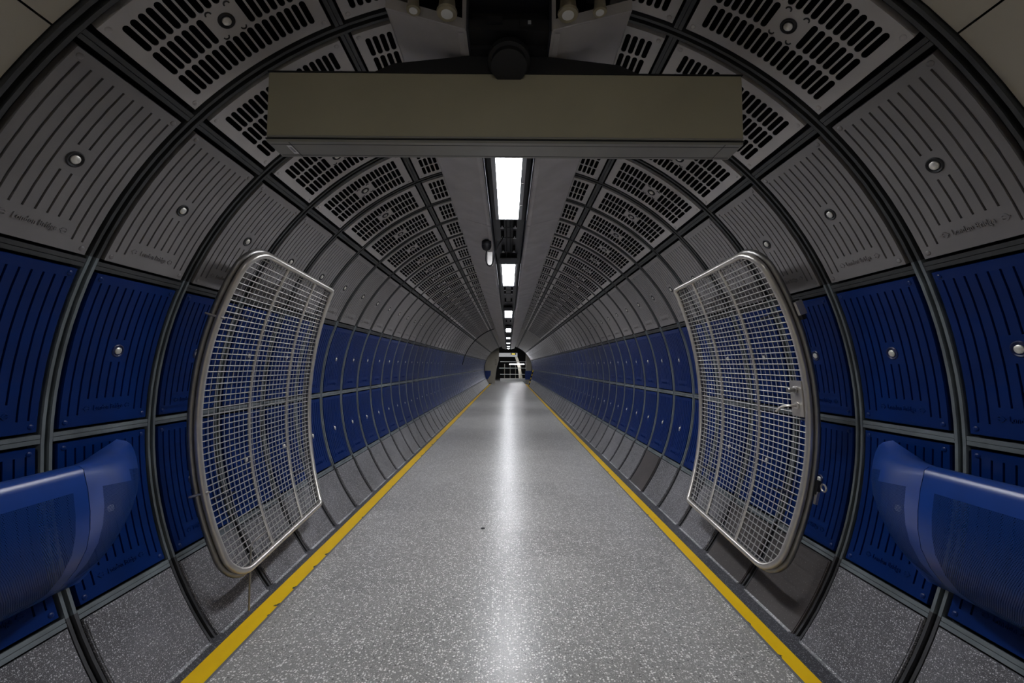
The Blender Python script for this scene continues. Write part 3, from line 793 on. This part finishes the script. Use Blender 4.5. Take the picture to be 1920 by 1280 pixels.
# ------------------------------------------------------------------ blue perching benches
def make_bench(side):
    prof = [(1.945, -0.150), (1.925, -0.118), (1.895, -0.106), (1.865, -0.108), (1.845, -0.122), (1.838, -0.150), (1.822, -0.205), (1.806, -0.30), (1.802, -0.38), (1.812, -0.46), (1.850, -0.545), (1.905, -0.615), (1.985, -0.675), (2.075, -0.712)]
    arc = [0]
    for (a, c), (d, e) in zip(prof[:-1], prof[1:]): arc.append(arc[-1]+math.hypot(d-a, e-c))
    org = W(side*1.9, -0.4, 1.2); root = empty('perch_bench', W(side*2.0, -0.7, 1.2))
    zs = [-0.6, 0.2, 0.8, 1.2, 1.5, 1.70, 1.84, 1.90]
    b = MB()
    for i in range(len(zs)-1):
        for j in range(len(prof)-1):
            q = [(prof[j], zs[i], arc[j]), (prof[j+1], zs[i], arc[j+1]), (prof[j+1], zs[i+1], arc[j+1]), (prof[j], zs[i+1], arc[j])]
            perf = 6 <= j <= 11 and i < len(zs)-2
            b.add([W(side*p[0], p[1], z) for p, z, a in q], [(0, 1, 2, 3)], 1 if perf else 0, [[(z, a) for p, z, a in q]])
    o = b.build('seat_shell', [M['seat'], M['seat_p']], parent=root, origin=org)
    fin(o)
    # end wing sweeping out to the wall
    B = [(92.2, 2.44), (92.7, 2.50), (93.4, 2.535), (94.5, 2.555), (95.8, 2.568), (97.2, 2.573), (98.8, 2.57), (100.6, 2.548), (102.3, 2.50), (103.9, 2.445), (105.4, 2.39), (106.8, 2.33), (108.0, 2.25), (109.2, 2.15)]
    b = MB(); N = 8; g = []
    for j, (p, (ang, zz)) in enumerate(zip(prof, B)):
        A = W(side*p[0], p[1], 1.903); Bq = cyl(side*ang, 2.196, zz); row = []
        for k in range(N+1):
            t = k/N; q = A.lerp(Bq, t); q += Vector((-side*0.03, 0.05, 0))*math.sin(PI*t)*math.sin(PI*j/13)
            row.append(q)
        g.append(row)
    for j in range(len(prof)-1):
        for k in range(N):
            q = [g[j][k], g[j+1][k], g[j+1][k+1], g[j][k+1]]
            perf = 4+round((N-k)*0.3) <= j <= 10 and 0 < k < N-1
            L = 0.62/N
            uv = [(k*L, arc[j]), (k*L, arc[j+1]), ((k+1)*L, arc[j+1]), ((k+1)*L, arc[j])]
            b.add(q, [(0, 1, 2, 3)], 1 if perf else 0, [uv])
    fin(b.build('end_wing', [M['seat'], M['seat_p']], parent=root, origin=org))
    for z, ya, xa in ((0.1, -0.2, 1.86), (1.6, -0.2, 1.86), (0.1, -0.64, 1.93), (1.6, -0.64, 1.93)):
        b = MB(); b.box(side*xa, side*2.19 if ya > -0.3 else side*2.12, ya, ya+0.03, z, z+0.04); b.build('wall_bracket', M['black'], parent=root, origin=org)
    return root
def fin(o):
    bm = bmesh.new(); bm.from_mesh(o.data); bmesh.ops.remove_doubles(bm, verts=bm.verts, dist=1e-5); bmesh.ops.recalc_face_normals(bm, faces=bm.faces); bm.to_mesh(o.data); bm.free()
    o.data.polygons.foreach_set('use_smooth', [True]*len(o.data.polygons))
    try: o.data.set_sharp_from_angle(angle=math.radians(50))
    except Exception: pass
for s in (-1, 1):
    tag(make_bench(s), 'blue perforated metal perch bench on the %s wall before the gate' % SW[s], 'bench', 'blue perch benches')

# ------------------------------------------------------------------ far end
b = MB(); n = 40; vs = []; fs = []
for i in range(n+1):
    t = -128+256*i/n; vs += [cyl(t, 2.19, ZE-0.02), cyl(t, 2.19, ZE+0.2), cyl(t, 2.34, ZE+0.2), cyl(t, 2.34, ZE-0.02)]
for i in range(n): fs += [(4*i+q, 4*i+(q+1) % 4, 4*i+4+(q+1) % 4, 4*i+4+q) for q in range(4)]
b.add(vs, fs); struct(b.build('trim_1', M['black']))
b = MB(); n = 40; vs = []; fs = []; zk = Z0+KA*P
for i in range(n+1):
    t = -80+62*i/n; vs += [cyl(t, 2.165, zk-0.03), cyl(t, 2.165, zk+0.03), cyl(t, 2.197, zk+0.03), cyl(t, 2.197, zk-0.03)]
for i in range(n): fs += [(4*i+q, 4*i+(q+1) % 4, 4*i+4+(q+1) % 4, 4*i+4+q) for q in range(4)]
b.add(vs, fs)
o = b.build('conduit_arch', M['black'], origin=cyl(-66, 2.2, zk)); tag(o, 'thick black conduit arching up the left wall where the slotted grates end', 'conduit')
b = MB(); b.box(-5, -2.15, -FL-0.1, 3, ZE+0.2, ZE+0.3); b.box(2.15, 5, -FL-0.1, 3, ZE+0.2, ZE+0.3); b.box(-5, 5, 2.1, 3, ZE+0.2, ZE+0.3)
b.box(-5, -4.9, -FL-0.1, 3, ZE+0.2, 56); b.box(4.9, 5, -FL-0.1, 3, ZE+0.2, 56); b.box(-5, 5, 2.9, 3, ZE+0.2, 56); b.box(-5, 5, -FL-0.1, 3, 55.9, 56)
b.box(-5, -1.5, -FL-0.1, -FL-0.001, ZE+0.2, 56); b.box(1.5, 5, -FL-0.1, -FL-0.001, ZE+0.2, 56)
struct(b.build('wall_far', M['black']))
def fx(px, z): return (px-954)/800*z
def fy(py, z): return 0.3325+(685.8-py)/800*z
z = 41.0
b = MB(); b.prism([(fx(905, z), -FL), (fx(905, z), 2.6), (fx(937, z), 2.6), (fx(936, z), fy(675, z)), (fx(932, z), fy(690, z)), (fx(930, z), fy(705, z)), (fx(929, z), -FL)], z, z+0.4)
o = b.build('cream_pier', M['cream'], origin=W(-1.8, -FL, z)); tag(o, 'cream clad pier on the left of the far tunnel mouth', 'pier')
b = MB(); zz = z-0.01; b.box(fx(929, z), fx(932, z), fy(684, z), fy(674, z), zz-0.015, zz); b.box(fx(929.4, z), fx(931.6, z), fy(683.5, z), fy(674.5, z), zz-0.02, zz-0.014, 1); b.build('wall_notice', [M['black'], M['cream']], parent=o, origin=W(-1.2, 0.7, z))
b = MB(); b.prism([(fx(905, z), fy(695, z)), (fx(921.5, z), fy(695, z)), (fx(921, z), fy(703, z)), (fx(915.5, z), fy(711, z)), (fx(905, z), fy(711, z))], z-0.04, z-0.002); o2 = b.build('blue_dado', M['bluewall'], parent=o, origin=W(-1.8, -0.6, z))
b = MB(); b.prism([(fx(987, z), -FL), (fx(987, z), 2.6), (fx(1010, z), 2.6), (fx(1010, z), -FL)], z, z+0.4)
o = b.build('cream_pier', M['cream'], origin=W(2, -FL, z)); tag(o, 'cream clad pier on the right of the far tunnel mouth', 'pier')
b = MB(); b.box(fx(985.5, z), fx(1010, z), fy(711, z), fy(695, z), z-0.04, z-0.002); b.build('blue_dado', M['bluewall'], parent=o, origin=W(2, -0.6, z))
z = 43.0
b = MB(); b.box(fx(936, z), fx(971, z), fy(668.5, z), fy(661.5, z), z, z+0.15); o = b.build('platform_sign', M['litsign'], origin=W(0, 1.4, z)); tag(o, 'white hanging sign with a yellow panel at the far end of the tunnel', 'sign')
b = MB(); b.box(fx(958.5, z), fx(968.5, z), fy(664.8, z), fy(662, z), z-0.01, z, 0); b.box(fx(960.5, z), fx(966.5, z), fy(664.2, z), fy(662.8, z), z-0.015, z-0.01, 1); b.build('display_panel', [M['black'], M['led']], parent=o, origin=W(0.4, 1.55, z))
b = MB(); b.tube([W(-0.4, 1.5, z+0.07), W(-0.4, 2.95, z+0.07)], 0.02, 8); b.tube([W(0.5, 1.5, z+0.07), W(0.5, 2.95, z+0.07)], 0.02, 8); b.build('hanger_rod', M['black'], parent=o, origin=W(0, 2, z))
z = 46.0
rail = empty('guard_rail', W(0.5, -FL, z))
for py, px0, px1 in ((678, 939, 987), (690, 937, 987), (701.5, 939, 985)):
    b = MB(); b.tube([W(fx(px0, z), fy(py, z), z), W(fx(px1, z), fy(py, z), z)], 0.035, 8); b.build('horizontal_rail', M['white'], parent=rail, origin=W(0.5, fy(py, z), z))
for px in (947, 957.5, 967.5, 978):
    b = MB(); b.tube([W(fx(px, z), -FL+0.3, z+0.05), W(fx(px, z), fy(682, z), z+0.05)], 0.028, 8); b.build('post', M['cream'], parent=rail, origin=W(fx(px, z), 0, z))
tag(rail, 'pale guard rail with posts across the far end', 'railing')
b = MB(); b.box(fx(939, z), fx(987, z), -FL, fy(709, z), z-0.15, z+0.3); o = b.build('low_plinth', M['white'], origin=W(0.5, -FL, z)); tag(o, 'low white plinth under the guard rail at the far end', 'plinth')
b = MB(); z = 48; b.prism([(fx(966, z), fy(668, z)), (fx(971, z), fy(668, z)), (fx(976, z), fy(682, z)), (fx(978.5, z), fy(695, z)), (fx(981, z), fy(712, z)), (fx(974, z), fy(712, z)), (fx(973, z), fy(695, z)), (fx(970, z), fy(680, z))], z, z+0.3)
o = b.build('curved_column', M['cream'], origin=W(1.2, -FL, z)); tag(o, 'curved cream column behind the far guard rail', 'column')
z = 47
L2 = empty('far_lamp', W(fx(970, z), fy(682.6, z), z)); b = MB(); b.box(fx(956, z), fx(983.5, z), fy(683.2, z), fy(682.0, z), z, z+0.06); b.build('tube', M['lamp'], parent=L2, origin=L2.location.copy())
b = MB(); b.box(fx(956, z), fx(983.5, z), fy(682.0, z), fy(681.4, z), z, z+0.08); b.build('batten', M['lampmetal'], parent=L2, origin=L2.location.copy()); tag(L2, 'horizontal white tube lamp beyond the far guard rail', 'light')
for i, zz in enumerate((44.2,)):  # extra light out of view, added to brighten the far rail and plinth
    o = copy_tree(pl); o.location = W(-1.2, 2.7, zz); tag(o, 'unseen strip light added to brighten the far cross passage', 'light')
# striped hazard post on the right near the end
b = MB(); p0 = W(1.98, 0.0, 33.8); p1 = W(1.62, -FL+0.02, 34.2)
for i in range(9):
    a, c = p0.lerp(p1, i/9), p0.lerp(p1, (i+1)/9); b.tube([a, c], 0.045, 8, i % 2)
o = b.build('hazard_pole', [M['yellow_p'], M['black']], origin=p1); tag(o, 'yellow and black striped pole leaning on the far right wall', 'pole')
# small debris on the floor
b = MB(); cz = W(fx(909, 4.42), -FL, 4.42); b.lathe([(0.018, 0.0), (0.022, 0.004), (0.008, 0.007)], cz, Vector((0, 0, 1)), 9)
o = b.build('floor_scrap', M['black'], origin=cz); tag(o, 'small black scrap lying on the terrazzo floor left of centre', 'litter')
